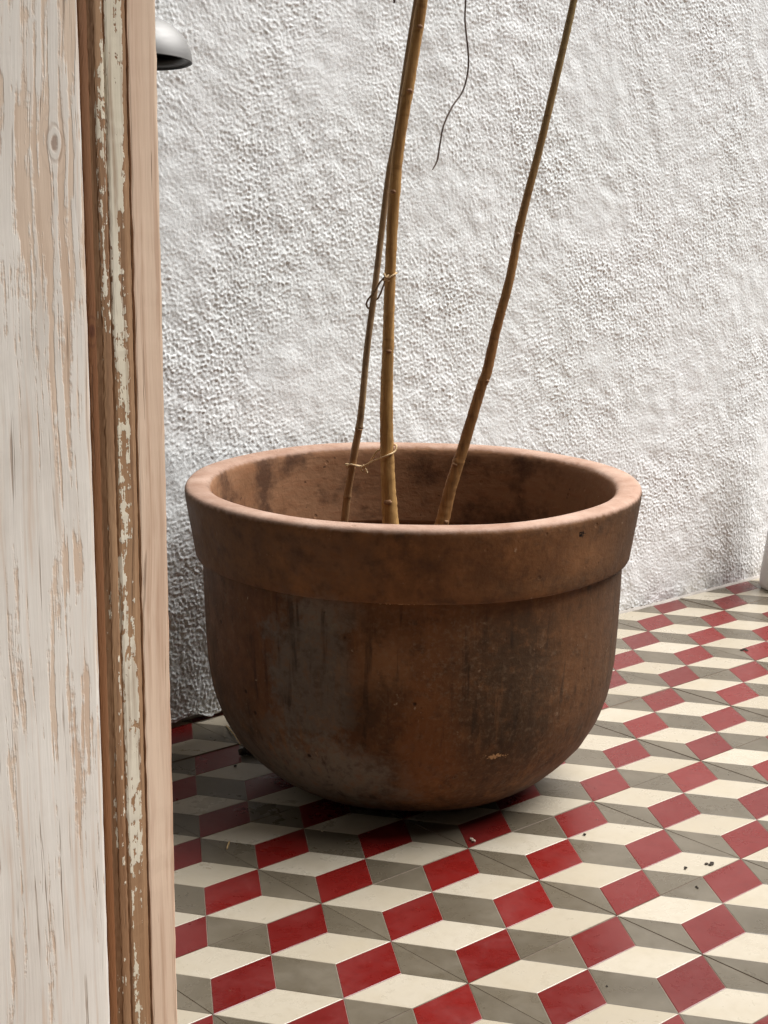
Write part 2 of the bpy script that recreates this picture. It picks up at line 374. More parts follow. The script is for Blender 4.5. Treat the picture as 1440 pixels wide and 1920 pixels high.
# ------------------------------------------------------------------ floor: 20 cm cement tiles with a tumbling-block pattern
# tile frame: U runs away from the wall, V along it;  world x = V, y = -(U + 0.70)
def uv(u, v): return (v / 100.0, -(u + 70.0) / 100.0)
floor = obj('floor', pydata('floor', [(-3, -4.2, -0.0012), (4.5, -4.2, -0.0012), (4.5, 0.02, -0.0012), (-3, 0.02, -0.0012)], [(0, 1, 2, 3)]), M_MORTAR)
tag(floor, kind='structure')
T3 = 10 / 3.0
W_, R_, G_ = 'white_diamond', 'red_diamond', 'grey_diamond'
A_ = [(0, 0), (5, T3), (5, 10), (0, 2 * T3)]; B_ = [(10, 0), (10, 2 * T3), (5, 10), (5, T3)]
def sh(poly, a, b): return [(u + a, v + b) for u, v in poly]
PIECES = [(W_, A_), (R_, B_), (W_, sh(A_, 10, 0)), (R_, sh(B_, 10, 0)),
          (W_, sh(A_, 5, 10)), (R_, sh(B_, 5, 10)), (W_, sh(A_, 15, 10)), (R_, sh(B_, -5, 10)),
          (G_, [(5, 10), (10, 10 - T3), (15, 10), (10, 10 + T3)]),
          (G_, [(15, 10), (20, 10 - T3), (20, 10 + T3)]), (G_, [(5, 10), (0, 10 + T3), (0, 10 - T3)]),
          (G_, [(0, 0), (10, 0), (5, T3)]), (G_, [(10, 0), (20, 0), (15, T3)]),
          (G_, [(0, 20), (5, 20 - T3), (10, 20)]), (G_, [(10, 20), (15, 20 - T3), (20, 20)])]
PM = {W_: M_WHITE, R_: M_RED, G_: M_GREY}
def inset(poly, d):
    """offset a convex polygon inwards by d"""
    n = len(poly); out = []
    area = sum(poly[i][0] * poly[(i+1) % n][1] - poly[(i+1) % n][0] * poly[i][1] for i in range(n))
    s = 1 if area > 0 else -1
    L = []
    for i in range(n):
        (x0, y0), (x1, y1) = poly[i], poly[(i + 1) % n]
        l = math.hypot(x1 - x0, y1 - y0); nx, ny = -(y1 - y0) / l * s, (x1 - x0) / l * s
        L.append((nx, ny, nx * x0 + ny * y0 + d))
    for i in range(n):
        a, b = L[i - 1], L[i]
        det = a[0] * b[1] - b[0] * a[1]
        out.append(((a[2] * b[1] - b[2] * a[1]) / det, (a[0] * b[2] - b[0] * a[2]) / det))
    return out
GAP = 0.024
def clip_tile(poly):          # keep pieces clear of the tile's own bevelled edge
    return [(min(max(u, 0.07), 19.93), min(max(v, 0.07), 19.93)) for u, v in poly]
def piece_geo(poly):
    q = clip_tile(inset(poly, GAP)); q2 = clip_tile(inset(poly, GAP + 0.05))
    q = [uv(u - 70, v) for u, v in q]; q2 = [uv(u - 70, v) for u, v in q2]
    n = len(q)
    ar = sum(q[i][0] * q[(i+1) % n][1] - q[(i+1) % n][0] * q[i][1] for i in range(n))
    if ar < 0: q.reverse(); q2.reverse()
    v = [(x, y, -0.002) for x, y in q] + [(x, y, -0.00025) for x, y in q] + [(x, y, 0.0) for x, y in q2]
    f = [tuple(range(2 * n, 3 * n))]
    for i in range(n):
        k = (i + 1) % n
        f += [(i, k, n + k, n + i), (n + i, n + k, 2 * n + k, 2 * n + i)]
    return v, f
piece_mesh = []
for nm, poly in PIECES:
    v, f = piece_geo(poly); me = pydata(nm, v, f); me.materials.append(PM[nm]); piece_mesh.append((nm, me, v, f))
def tile_body():
    a, b = 0.00035, 0.19965
    v = [(a, -b, -0.012), (b, -b, -0.012), (b, -a, -0.012), (a, -a, -0.012), (a, -b, -0.0016), (b, -b, -0.0016), (b, -a, -0.0016), (a, -a, -0.0016)]
    c, d = 0.0007, 0.1993
    v += [(c, -d, -0.0004), (d, -d, -0.0004), (d, -c, -0.0004), (c, -c, -0.0004)]
    f = [(8, 9, 10, 11)]
    for i in range(4):
        k = (i + 1) % 4
        f += [(i, k, 4 + k, 4 + i), (4 + i, 4 + k, 8 + k, 8 + i)]
    return v, f
bv, bf = tile_body()
body_mesh = pydata('tile', bv, bf); body_mesh.materials.append(M_JOINT)
rest_v, rest_f, rest_m = [], [], []
rt = random.Random(3)
for i in range(-4, 13):               # U index: the wall stands at U = -70
    for j in range(-9, 18):
        x0, y0 = uv(i * 20, j * 20)
        vis = False
        for k in range(6):
            for m in range(6):
                pt = uv(i * 20 + 4 * k, j * 20 + 4 * m)
                if pt[1] > 0.0: continue
                q = pix((pt[0], pt[1], 0))
                if q and 200 < q[0] < 1520 and 900 < q[1] < 2000: vis = True
        loc = Vector((x0, y0, rt.uniform(-0.0004, 0.0004)))
        rot = (rt.uniform(-0.0022, 0.0022), rt.uniform(-0.0022, 0.0022), rt.uniform(-0.0015, 0.0015))
        if vis:
            tl = obj('tile', body_mesh, None, floor); tl.location = loc; tl.rotation_euler = rot
            for nm, me, _, _ in piece_mesh:
                # pieces that would lie wholly inside the wall are not made
                if all(y0 + c.co.y > 0.004 for c in me.vertices): continue
                obj(nm, me, None, tl)
        else:
            mt = Matrix.Translation(loc)
            for mi, (v, f) in [(0, (bv, bf))] + [({W_: 1, R_: 2, G_: 3}[nm], (v, f)) for nm, _, v, f in piece_mesh]:
                o_ = len(rest_v)
                rest_v += [tuple(mt @ Vector(c)) for c in v]
                rest_f += [tuple(o_ + q for q in face) for face in f]; rest_m += [mi] * len(f)
me = pydata('surrounding_tiles', rest_v, rest_f)
for m in (M_JOINT, M_WHITE, M_RED, M_GREY): me.materials.append(m)
me.polygons.foreach_set('material_index', rest_m)
tag(obj('surrounding_tiles', me, None, floor), kind='stuff')

# ------------------------------------------------------------------ stucco wall: a real height field
def stucco_wall():
    fx = np.arange(0.02, 1.54, 0.00125); fz = np.arange(0.0, 1.01, 0.00125)
    nx, nz = len(fx), len(fz)
    rng = np.random.default_rng(11)
    ky = np.fft.fftfreq(nz)[:, None]; kx = np.fft.rfftfreq(nx)[None, :]
    def filt(n, resp): return np.fft.irfft2(np.fft.rfft2(n) * resp, s=(nz, nx))
    def norm(a): return (a - a.mean()) / a.std()
    def blur(n, s): return norm(filt(n, np.exp(-2 * (np.pi * s) ** 2 * (kx ** 2 + ky ** 2))))
    wn_ = lambda: rng.standard_normal((nz, nx))
    theta = -0.55 + 0.75 * blur(wn_(), 70)                    # trowel direction drifts across the wall
    base = wn_(); h = np.zeros((nz, nx)); wsum = np.zeros((nz, nx))
    K = 10
    for k in range(K):
        a = math.pi * k / K; ca, sa = math.cos(a), math.sin(a)
        kl = kx * ca + ky * sa; kt = -kx * sa + ky * ca
        resp = np.exp(-2 * np.pi ** 2 * ((kl * 2.1) ** 2 + (kt * 0.85) ** 2)) - np.exp(-2 * np.pi ** 2 * ((kl * 3.4) ** 2 + (kt * 1.9) ** 2))
        w_ = np.cos(theta - a) ** 2; w_ = w_ ** 5
        h += w_ * norm(filt(base, resp)); wsum += w_
    h = norm(h / np.sqrt(wsum))
    iso = norm(filt(wn_(), np.exp(-2 * (np.pi * 0.95) ** 2 * (kx ** 2 + ky ** 2)) - np.exp(-2 * (np.pi * 2.1) ** 2 * (kx ** 2 + ky ** 2))))
    amp = 0.80 + 0.22 * np.clip(blur(wn_(), 30), -2, 2)      # rubbed flatter here, rougher there
    fine = norm(filt(wn_(), np.exp(-2 * (np.pi * 0.85) ** 2 * (kx ** 2 + ky ** 2)) - np.exp(-2 * (np.pi * 1.6) ** 2 * (kx ** 2 + ky ** 2))))
    coarse = norm(filt(wn_(), np.exp(-2 * (np.pi * 2.2) ** 2 * (kx ** 2 + ky ** 2)) - np.exp(-2 * (np.pi * 5.5) ** 2 * (kx ** 2 + ky ** 2))))
    sel = 1 / (1 + np.exp(-2.2 * blur(wn_(), 38)))            # combed strokes in some places, loose grains in others
    hh = (0.12 + 0.5 * sel) * h + (0.95 - 0.45 * sel) * iso + 0.32 * fine + 0.25 * coarse
    hh = np.where(hh > 0, 0.25 * hh + 0.62 * hh ** 1.6, 0.62 * hh)   # grains stand proud of a calmer ground
    cap = 1.5 + 0.5 * blur(wn_(), 16)                      # proud grains pressed flat by the float
    hh = np.where(hh > cap, cap + 0.25 * (hh - cap), hh)
    hh = np.clip(np.where(hh < -1.6, -1.6 + 0.4 * (hh + 1.6), hh), -2.4, 2.2) * 0.72
    H = 0.00070 * amp * hh + 0.0004 * blur(wn_(), 6) + 0.0005 * blur(wn_(), 70)
    tx = np.clip(np.minimum(fx - fx[0], fx[-1] - fx) / 0.05, 0, 1)[None, :]; tz = np.clip((fz[-1] - fz) / 0.025, 0, 1)[:, None]
    H = H * tx * tz                                           # settle to the plain ground where the mesh turns coarse
    # full coordinate arrays: fine inside the view, coarse outside
    X = np.concatenate([[-3.0, -1.5, -0.5, -0.1], fx, [1.65, 2.1, 3.0, 4.5]])
    Z = np.concatenate([fz, [1.25, 1.7, 2.4]])
    HH = np.zeros((len(Z), len(X))); HH[:nz, 4:4 + nx] = H
    Y = -HH - 0.004
    XX, ZZ = np.meshgrid(X, Z)
    # ragged foot of the render coat: 4 to 14 mm clear of the floor
    foot = np.interp(X, fx, 0.007 + 0.0025 * blur(wn_(), 8)[3] + 0.0012 * blur(wn_(), 2.5)[5])
    foot = foot * np.interp(X, [0.1, 0.35, 0.9, 1.2], [1.15, 1.0, 0.35, 0.2])
    ZZ[0, :] = np.maximum(foot, 0.0008); ZZ[1, :] = np.maximum(ZZ[1, :], ZZ[0, :] + 0.0008)
    for k in range(2, 9): ZZ[k, :] = np.maximum(ZZ[k, :], ZZ[k - 1, :] + 0.0008)
    n0, m0 = XX.shape
    co = np.stack([XX, Y, ZZ], -1).reshape(-1, 3)
    idx = np.arange(n0 * m0).reshape(n0, m0)
    q = np.stack([idx[:-1, :-1], idx[:-1, 1:], idx[1:, 1:], idx[1:, :-1]], -1).reshape(-1, 4)
    # underside lip back to the masonry
    back = co[idx[0]].copy(); back[:, 1] = 0.014; off = len(co)
    co = np.concatenate([co, back])
    bi = np.arange(off, off + m0)
    q = np.concatenate([q, np.stack([bi[:-1], bi[1:], idx[0, 1:], idx[0, :-1]], -1)])
    me = bpy.data.meshes.new('stucco_coat')
    me.vertices.add(len(co)); me.vertices.foreach_set('co', co.astype(np.float32).ravel())
    me.loops.add(q.size); me.loops.foreach_set('vertex_index', q.astype(np.int32).ravel())
    me.polygons.add(len(q)); me.polygons.foreach_set('loop_start', np.arange(0, q.size, 4, dtype=np.int32))
    me.update(calc_edges=True); me.validate()
    return me
def box_mesh(name, x0, x1, y0, y1, z0, z1):
    v = [(x0, y0, z0), (x1, y0, z0), (x1, y1, z0), (x0, y1, z0), (x0, y0, z1), (x1, y0, z1), (x1, y1, z1), (x0, y1, z1)]
    return pydata(name, v, [(3, 2, 1, 0), (4, 5, 6, 7), (0, 1, 5, 4), (1, 2, 6, 5), (2, 3, 7, 6), (3, 0, 4, 7)])
wall = empty('garden_wall', (0, 0, 0))
tag(wall, 'rough white stucco wall rising behind the terracotta pot', 'wall')
obj('stucco_coat', stucco_wall(), M_STUCCO, wall, smooth=True)
obj('masonry', box_mesh('masonry', -3.0, 4.5, 0.012, 0.22, -0.05, 2.398), M_MORTAR, wall)

def fillet_mesh():
    """thin ragged mortar bead where the wall meets the tiles"""
    rf = random.Random(17); v, f = [], []; n = 180; x0, x1 = 0.70, 2.4
    a = b = 0.0
    for k in range(n + 1):
        x_ = x0 + (x1 - x0) * k / n
        a = 0.7 * a + 0.3 * rf.uniform(-1, 1); b = 0.7 * b + 0.3 * rf.uniform(-1, 1)
        d, h_ = 0.0045 + 0.003 * a, 0.004 + 0.0025 * b
        v += [(x_, -d - 0.004, -0.0006), (x_, -d * 0.55 - 0.004, h_ * 0.55), (x_, -0.003, h_), (x_, 0.010, h_)]
    for k in range(n):
        for j in range(3): f.append((k * 4 + j, (k + 1) * 4 + j, (k + 1) * 4 + j + 1, k * 4 + j + 1))
    return pydata('mortar_fillet', v, f)
obj('mortar_fillet', fillet_mesh(), mat_mortar('pale_fillet', lin(140, 132, 124), lin(182, 174, 164)), wall, True)

# ------------------------------------------------------------------ invented house front, porch roof and far wall, unseen, added to shade the patio
def multi_box(name, boxes):
    v, f = [], []
    for b in boxes:
        m = box_mesh('tmp', *b); o_ = len(v)
        v += [tuple(q.co) for q in m.vertices]; f += [tuple(o_ + i for i in p.vertices) for p in m.polygons]
        bpy.data.meshes.remove(m)
    return pydata(name, v, f)
M_RENDER = mat_mortar('grey_render', lin(98, 96, 92), lin(112, 110, 106))
house = empty('added_house_front', (-0.8, -1.1, 0))
tag(house, 'invented grey house front out of view, added to shade the patio', 'house')
def house_part(name, boxes):
    o = obj(name, multi_box(name, boxes), M_RENDER, house); o.location = (0.8, 1.1, 0); return o
house_part('added_front_wall', [(-1.02, -0.86, -0.69, 0.0, 0, 3.2), (-1.02, -0.86, -3.0, -1.95, 0, 3.2), (-1.02, -0.86, -1.95, -0.69, 2.12, 3.2)])  # invented front with doorway, keeps sky light off the house side
house_part('added_porch_roof', [(-0.859, 0.52, -2.99, 0.0, 2.62, 2.78)])  # unseen roof added to cut overhead sky light around the pot
house_part('ceiling', [(-3.0, -1.021, -3.0, 0.0, 2.5, 2.7)])
house_part('inner_wall', [(-3.0, -2.85, -2.98, -0.02, 0, 2.499)])
south = obj('added_patio_wall', box_mesh('added_patio_wall', -3.0, 4.5, -3.2, -3.001, -0.012, 3.2), M_RENDER)  # unseen wall, made up to block low sky opposite the stucco
tag(south, 'invented plain grey wall behind the viewer, added to block sky light', 'wall')

# ------------------------------------------------------------------ terracotta pot
POT = Vector((0.2984, -0.2972, 0.0018)) + Vector((0.74, -0.67, 0)) * 0.0040
pot = empty('terracotta_pot', POT, (R(0.5), R(-0.55), R(-43.2)))
tag(pot, 'large weathered terracotta pot with a thick rim standing on the tiled floor', 'flower pot')
def wobble(r, z, a):
    return r * (1 + 0.0022 * math.sin(2 * a + 0.6) + 0.0012 * math.sin(5 * a + z * 9) + 0.0007 * math.sin(11 * a + z * 40)), z + 0.0007 * math.sin(3 * a + 1) + 0.0005 * math.sin(7 * a)
zb = [0.268, 0.255, 0.22, 0.185, 0.15, 0.115, 0.085, 0.06, 0.04, 0.022, 0.010, 0.003]
rb = [0.2385, 0.2380, 0.2372, 0.2363, 0.2346, 0.2293, 0.2192, 0.2052, 0.1880, 0.1685, 0.1490, 0.1290]
prof = [(0.0005, 0.0), (0.06, 0.0), (0.105, 0.0002)]
zz = np.concatenate([np.linspace(0.003, 0.06, 16), np.linspace(0.066, 0.268, 40)])
prof += [(float(np.interp(z, zb[::-1], rb[::-1])), float(z)) for z in zz]
pr_ = np.array(prof); pr_[4:-2, 0] = np.convolve(pr_[:, 0], [0.25, 0.5, 0.25], 'same')[4:-2]; prof = [tuple(p) for p in pr_]
prof += [(0.2375, 0.272), (0.2230, 0.2722), (0.2228, 0.262), (0.2215, 0.235), (0.2180, 0.19), (0.2050, 0.12), (0.15, 0.05), (0.0005, 0.03)]
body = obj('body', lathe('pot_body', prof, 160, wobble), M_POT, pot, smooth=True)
rim_prof = [(0.2365, 0.2700), (0.2430, 0.2702), (0.2452, 0.2712), (0.2463, 0.2735), (0.2478, 0.283), (0.2500, 0.297), (0.2528, 0.315), (0.2552, 0.330), (0.2566, 0.340), (0.2569, 0.3440), (0.2563, 0.3472), (0.2545, 0.3493), (0.2515, 0.3503),
            (0.245, 0.3507), (0.238, 0.3503), (0.2325, 0.3492), (0.2290, 0.3470), (0.2272, 0.3435), (0.2262, 0.338), (0.2250, 0.325), (0.2238, 0.30), (0.2222, 0.275), (0.2208, 0.255), (0.2206, 0.250), (0.2300, 0.2500), (0.2362, 0.262)]
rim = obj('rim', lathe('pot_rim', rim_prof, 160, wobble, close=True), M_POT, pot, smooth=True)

# potting soil
def soil_mesh():
    rs = random.Random(5); v = [(0, 0, 0.228)]; f = []; n = 72; rings = 26
    for i in range(1, rings + 1):
        for k in range(n):
            r = 0.2185 * i / rings; a = 2 * math.pi * k / n
            v.append((r * math.cos(a), r * math.sin(a), 0.224 + 0.006 * math.sin(9 * a + i) * (i / rings) * 0.4 + rs.uniform(-0.004, 0.004)))
    for k in range(n): f.append((0, 1 + k, 1 + (k + 1) % n))
    for i in range(rings - 1):
        for k in range(n):
            a = 1 + i * n; b = a + n
            f.append((a + k, b + k, b + (k + 1) % n, a + (k + 1) % n))
    return pydata('potting_soil', v, f)
soil = obj('potting_soil', soil_mesh(), mat_plain('dark_soil', lin(52, 38, 28), lin(86, 66, 48), 120, 0.95, 0, 0.8))
soil.location = POT
tag(soil, 'dark crumbly potting soil filling the terracotta pot', 'soil', kind='stuff')

# ------------------------------------------------------------------ stems, cane, twine
M_STEM = mat_bark('golden_bark', lin(170, 130, 76), lin(186, 144, 88), lin(116, 78, 40))
M_STEM2 = mat_bark('brown_bark', lin(142, 98, 54), lin(160, 116, 68), lin(100, 66, 36), olive=lin(146, 130, 88))
M_CANE = mat_bark('cane_skin', lin(142, 118, 88), lin(164, 138, 104), lin(106, 84, 60))
M_CANE2 = mat_bark('cane_skin_pale', lin(150, 112, 74), lin(166, 130, 90), lin(110, 78, 50))
M_SCAR = mat_plain('leaf_scar', lin(122, 84, 52), lin(160, 120, 82), 300, 0.7)
M_TWINE = mat_plain('jute_twine', lin(196, 164, 120), lin(222, 194, 152), 500, 0.9, 0, 0.6)
M_TWINE2 = mat_plain('dark_twine', lin(92, 76, 58), lin(150, 124, 92), 400, 0.9, 0, 0.6)
DP = (POT - CAM_POS).dot(FWD)         # not the stems' own depth: each carries its own below
def depth_at(px, py, base, lean):     # depth of a vertical stem whose foot stands at 'base', leaning by 'lean' per pixel of height
    return base
D0 = (Vector((POT.x, POT.y, 0.25)) - CAM_POS).dot(FWD)
def stem_path(pts, d0, d1, grow=1.0):
    """pts: (px, py, width in px); depth runs from d0 at the foot to d1 at the top of the frame"""
    out = []
    for px, py, w in pts:
        s = (1000 - py) / 1000.0
        d = d0 + (d1 - d0) * s + 0.0
        # a vertical line comes nearer the image plane as it rises (the camera looks down)
        d = d - (1000 - py) * d0 / FPX * math.tan(PITCH) * 1.0
        out.append((at(px, py, d), 0.5 * w * d / FPX * grow))
    return out
def child_local(o, parent):           # meshes are made in world coordinates; keep them there under a placed Empty
    o.matrix_parent_inverse = parent.matrix_basis.inverted(); return o
def nodes_on(parent, path, spots, mat, name='leaf_scar', size=1.0):
    for frac, ang in spots:
        i = int(frac * (len(path) - 2)); p, r = path[i]
        t = (path[i + 1][0] - p).normalized()
        side = (RIGHT * math.sin(ang) - FWD * math.cos(ang)); side = (side - t * side.dot(t)).normalized()
        bm = bmesh.new(); bmesh.ops.create_icosphere(bm, subdivisions=2, radius=1.0)
        mt = Matrix((t.cross(side), t, side)).transposed().to_4x4()
        bmesh.ops.scale(bm, vec=(r * 0.62 * size, r * 0.42 * size, r * 0.30 * size), verts=bm.verts)
        for v in bm.verts:
            v.co += Vector((random.uniform(-1, 1), random.uniform(-1, 1), random.uniform(-1, 1))) * r * 0.05
        bmesh.ops.transform(bm, matrix=Matrix.Translation(p + side * r * 0.88) @ mt, verts=bm.verts)
        child_local(obj(name, bm, mat, parent, smooth=True), parent)
def knuckle(path, fracs, amt=0.18, width=3):
    n = len(path); out = list(path)
    for fr in fracs:
        c = int(fr * (n - 1))
        for k in range(-width, width + 1):
            if 0 <= c + k < n:
                p, r = out[c + k]; out[c + k] = (p, r * (1 + amt * math.exp(-(k / 1.1) ** 2)))
    return out
rs = random.Random(21)
# main stem
main_px = [(744, 1075, 36), (738, 1030, 34), (732, 975, 30), (728, 910, 27.5), (725, 826, 25.5), (725, 741, 24), (728, 640, 21.5), (731, 529, 21), (737, 401, 21.5), (748, 273, 21.5), (773, 120, 21), (792, 0, 21), (815, -140, 20), (842, -320, 19), (880, -560, 17)]
main_path = smooth_path(stem_path(main_px, D0 - 0.015, D0 - 0.02), 12)
main_path = knuckle(main_path, (0.19, 0.425, 0.60, 0.695, 0.765), 0.05, 4)
plant = empty('potted_sapling', main_path[0][0])
tag(plant, 'thick golden brown bare stem tied to the bamboo cane in the pot', 'plant stem')
child_local(obj('stem', tube('stem', main_path, 16, True, 0.05, rs), M_STEM, plant, True), plant)
nodes_on(plant, main_path, [(0.19, -0.2), (0.425, 0.1), (0.60, -0.3), (0.70, 0.4), (0.765, 0.3)], M_SCAR, size=0.9)
# leaning stem
lean_px = [(806, 1060, 28), (817, 1015, 27), (831, 972, 25.5), (842, 924, 23.5), (859, 868, 22.5), (870, 834, 21.5), (901, 730, 20), (914, 693, 19.5), (930, 620, 18.5), (956, 522, 17), (976, 419, 15.8), (1012, 277, 14.6), (1049, 120, 14), (1076, 0, 13.6), (1103, -140, 13), (1130, -320, 12), (1152, -520, 11)]
lean_path = smooth_path(stem_path(lean_px, D0 + 0.0, D0 + 0.03), 12)
lean_path = knuckle(lean_path, (0.26, 0.40, 0.62), 0.05, 4)
plant2 = empty('potted_sapling', lean_path[0][0])
tag(plant2, 'slender bare brown stem in the pot leaning to the right', 'plant stem')
child_local(obj('stem', tube('stem', lean_path, 14, True, 0.05, rs), M_STEM2, plant2, True), plant2)
nodes_on(plant2, lean_path, [(0.125, 0.7), (0.25, -0.6), (0.62, -0.1), (0.405, 0.9)], M_SCAR, size=0.8)
# bamboo cane, standing a little behind the main stem
cane_px = [(636, 1060, 15), (641, 1015, 15), (647, 966, 14.5), (650, 938, 14.5), (655, 904, 14), (666, 840, 14), (673, 803, 13.5), (679, 755, 12.6), (688, 656, 12.4), (702, 547, 12.2), (715, 438, 12), (729, 328, 12), (743, 250, 11.8), (762, 120, 11.5), (781, 0, 11), (802, -140, 10.5), (826, -300, 10)]
cane_path = smooth_path(stem_path(cane_px, D0 + 0.002, D0 + 0.004), 12)
cane_path = knuckle(cane_path, (0.205, 0.375, 0.70), 0.14, 2)
cane = empty('bamboo_cane', cane_path[0][0])
tag(cane, 'thin greyish bamboo support cane tied beside the thick stem', 'cane')
ns = int(0.375 * len(cane_path))
child_local(obj('lower_shaft', tube('lower_shaft', cane_path[:ns + 1], 12, True, 0.02, rs), M_CANE2, cane, True), cane)
child_local(obj('upper_shaft', tube('upper_shaft', cane_path[ns:], 12, True, 0.02, rs), M_CANE, cane, True), cane)

def near_path(path, py):              # point and radius of a stem at the height of an image row
    return min(path, key=lambda q: abs(pix(q[0])[1] - py))
def tie(name, label, strands, rad, mat):
    e = empty(name, strands[0][0]); tag(e, label, 'twine')
    for s in strands:
        pth = smooth_path([(p, rad) for p in s], 8)
        child_local(obj('strand', tube('strand', pth, 7, True, 0.12, rs), mat, e, True), e)
    return e
def ring(c, r, axis_up, tilt, n=14, a0=0.0, a1=2 * math.pi):
    """loop round a stem, the near side towards the camera"""
    out = []
    side = RIGHT; fr = (-FWD + UP * FWD.dot(Vector((0, 0, 1)))).normalized()
    for k in range(n + 1):
        a = a0 + (a1 - a0) * k / n
        out.append(c + (side * math.cos(a) + fr * math.sin(a)) * r + axis_up * tilt * math.cos(a))
    return out
Zu = Vector((0, 0, 1))
# upper tie
c, r_ = near_path(main_path, 522)
cc, rc = near_path(cane_path, 545)
front = -FWD
kn = c - RIGHT * r_ * 0.75 + front * r_ * 1.0
s1 = ring(c, r_ * 1.12, Zu, 0.004, 16)
s2 = [kn, kn + Zu * 0.002 - RIGHT * 0.002 + front * 0.0015, kn - Zu * 0.002 + front * 0.003, kn + RIGHT * 0.003 + Zu * 0.001, kn - RIGHT * 0.001 - Zu * 0.003, kn + RIGHT * 0.004 - Zu * 0.0055]
s3 = [kn, (kn + cc) / 2 + front * rc * 1.6 + Zu * 0.001, cc + front * rc * 1.35 - Zu * 0.001, cc - RIGHT * rc * 1.6 + front * rc * 0.4 - Zu * 0.007, cc - RIGHT * rc * 2.4 - Zu * 0.0135, cc - RIGHT * rc * 1.9 - Zu * 0.018, cc - RIGHT * rc * 0.9 - front * rc * 0.8 - Zu * 0.0165, cc - front * rc * 1.3 - Zu * 0.010, cc + RIGHT * rc * 1.5 - Zu * 0.005, kn - Zu * 0.003]
up = tie('twine_tie', 'upper twine knot with a dark loop around the cane', [s1, s2, s3], 0.00105, M_TWINE2)
for c_ in up.children:
    if c_.name in ('strand', 'strand.001'): c_.data.materials[0] = M_TWINE
# lower tie
c, r_ = near_path(main_path, 858)
cc, rc = near_path(cane_path, 874)
kn = cc + RIGHT * rc * 2.6 + front * rc * 0.9 - Zu * 0.0015
s1 = [cc - RIGHT * rc * 1.3 - Zu * 0.002, cc - RIGHT * rc * 0.9 + front * rc * 1.0, cc + front * rc * 1.35 + Zu * 0.0005, kn, kn * 0.5 + (c + front * r_ * 1.2) * 0.5 + Zu * 0.0005, c + front * r_ * 1.22 - Zu * 0.000, c + RIGHT * r_ * 1.1 + front * r_ * 0.6 + Zu * 0.005, c + RIGHT * r_ * 1.28 + Zu * 0.012, c + RIGHT * r_ * 0.7 - front * r_ * 1.0 + Zu * 0.0125, c - front * r_ * 1.3 + Zu * 0.009, c - RIGHT * r_ * 1.4 - front * r_ * 0.6 + Zu * 0.006, kn + RIGHT * 0.008 + Zu * 0.003, kn + front * 0.001]
s2 = [cc - RIGHT * rc * 1.3 - Zu * 0.002, cc - RIGHT * rc * 1.7 + Zu * 0.001, cc - RIGHT * rc * 1.0 - front * rc * 1.0 + Zu * 0.001, cc + RIGHT * rc * 0.9 - front * rc * 1.0, kn]
s3 = [kn, kn + RIGHT * 0.004 - Zu * 0.003, kn + RIGHT * 0.006 - Zu * 0.007, kn + RIGHT * 0.0045 - Zu * 0.0075]
s4 = [kn, kn - Zu * 0.002 + front * 0.002, kn + RIGHT * 0.002 + Zu * 0.001 + front * 0.002, kn - RIGHT * 0.001 - Zu * 0.003, kn + RIGHT * 0.0015 - Zu * 0.006]
tie('twine_tie', 'lower pale twine loop joining stem and cane inside the pot', [s1, s2, s3, s4], 0.0011, M_TWINE)

# ------------------------------------------------------------------ dangling wire and tip, close to the wall
M_WIRE = mat_plain('dark_wire', lin(70, 56, 48), lin(104, 86, 74), 80, 0.6)
wp = [(862, -420), (868, -240), (874, -100), (873, 0), (872, 40), (878, 100), (877, 135), (868, 170), (848, 200), (832, 235), (825, 270), (820, 300), (811, 318)]
wire_path = smooth_path([(on_wall(x_, y_, (0.004, -0.026)[i] if i < 2 else -0.03), 0.00125 if i < len(wp) - 1 else 0.0008) for i, (x_, y_) in enumerate(wp)], 8)
tag(obj('hanging_wire', tube('hanging_wire', wire_path, 7), M_WIRE, None, True), 'thin dark wavy wire hanging down in front of the white wall', 'wire')
tp = [(752, -330), (748, -160), (744, -40), (740, -8), (739, 6)]
tip_path = smooth_path([(on_wall(x_, y_, (0.004, -0.024)[i] if i < 2 else -0.03), [0.0011, 0.0012, 0.0016, 0.0018, 0.0012][i]) for i, (x_, y_) in enumerate(tp)], 8)
tag(obj('hanging_tendril', tube('hanging_tendril', tip_path, 7), M_WIRE, None, True), 'tip of a dark tendril poking in at the top edge, left of the thick stem', 'tendril')

# ------------------------------------------------------------------ wall lamp with steel dome
LD = 1.72
lc = at(260, 115, LD)
lamp = empty('wall_lamp', lc)
tag(lamp, 'brushed steel dome wall lamp partly hidden behind the wooden door', 'wall lamp')
ra = 100 * LD / FPX; rbz = 85 * LD / FPX
dome = [(ra * math.cos(a), rbz * math.sin(a)) for a in np.linspace(0, math.pi / 2 - 0.01, 26)]
dome_in = [((ra - 0.0015) * math.cos(a), (rbz - 0.0015) * math.sin(a) + 0.0) for a in np.linspace(math.pi / 2 - 0.01, 0, 26)]
M_STEEL = mat_metal(); M_BLACK = mat_plain('black_enamel', lin(16, 16, 16), lin(24, 24, 23), 40, 0.5)
shade = obj('shade', lathe('shade', dome, 72), M_STEEL, lamp, True)
shade.rotation_euler = (R(0), R(0), 0)
tilt = Matrix.Rotation(R(-5.5), 4, RIGHT)
shade.matrix_basis = tilt
lin_ = obj('shade_lining', lathe('shade_lining', [(ra - 0.0002, 0.0003), (ra - 0.0012, -0.0006)] + [(ra * 0.985 - 0.0015, 0.001)] + dome_in[::-1][3:], 72), M_BLACK, lamp, True)
lin_.matrix_basis = tilt
ring_ = obj('gasket', lathe('gasket', [(ra * 0.82, 0.004), (ra * 0.97, 0.0016), (ra * 0.99, 0.004), (ra * 0.80, 0.012)], 72, close=True), mat_plain('grey_gasket', lin(46, 46, 44), lin(60, 60, 57), 60, 0.5), lamp, True)
ring_.matrix_basis = tilt
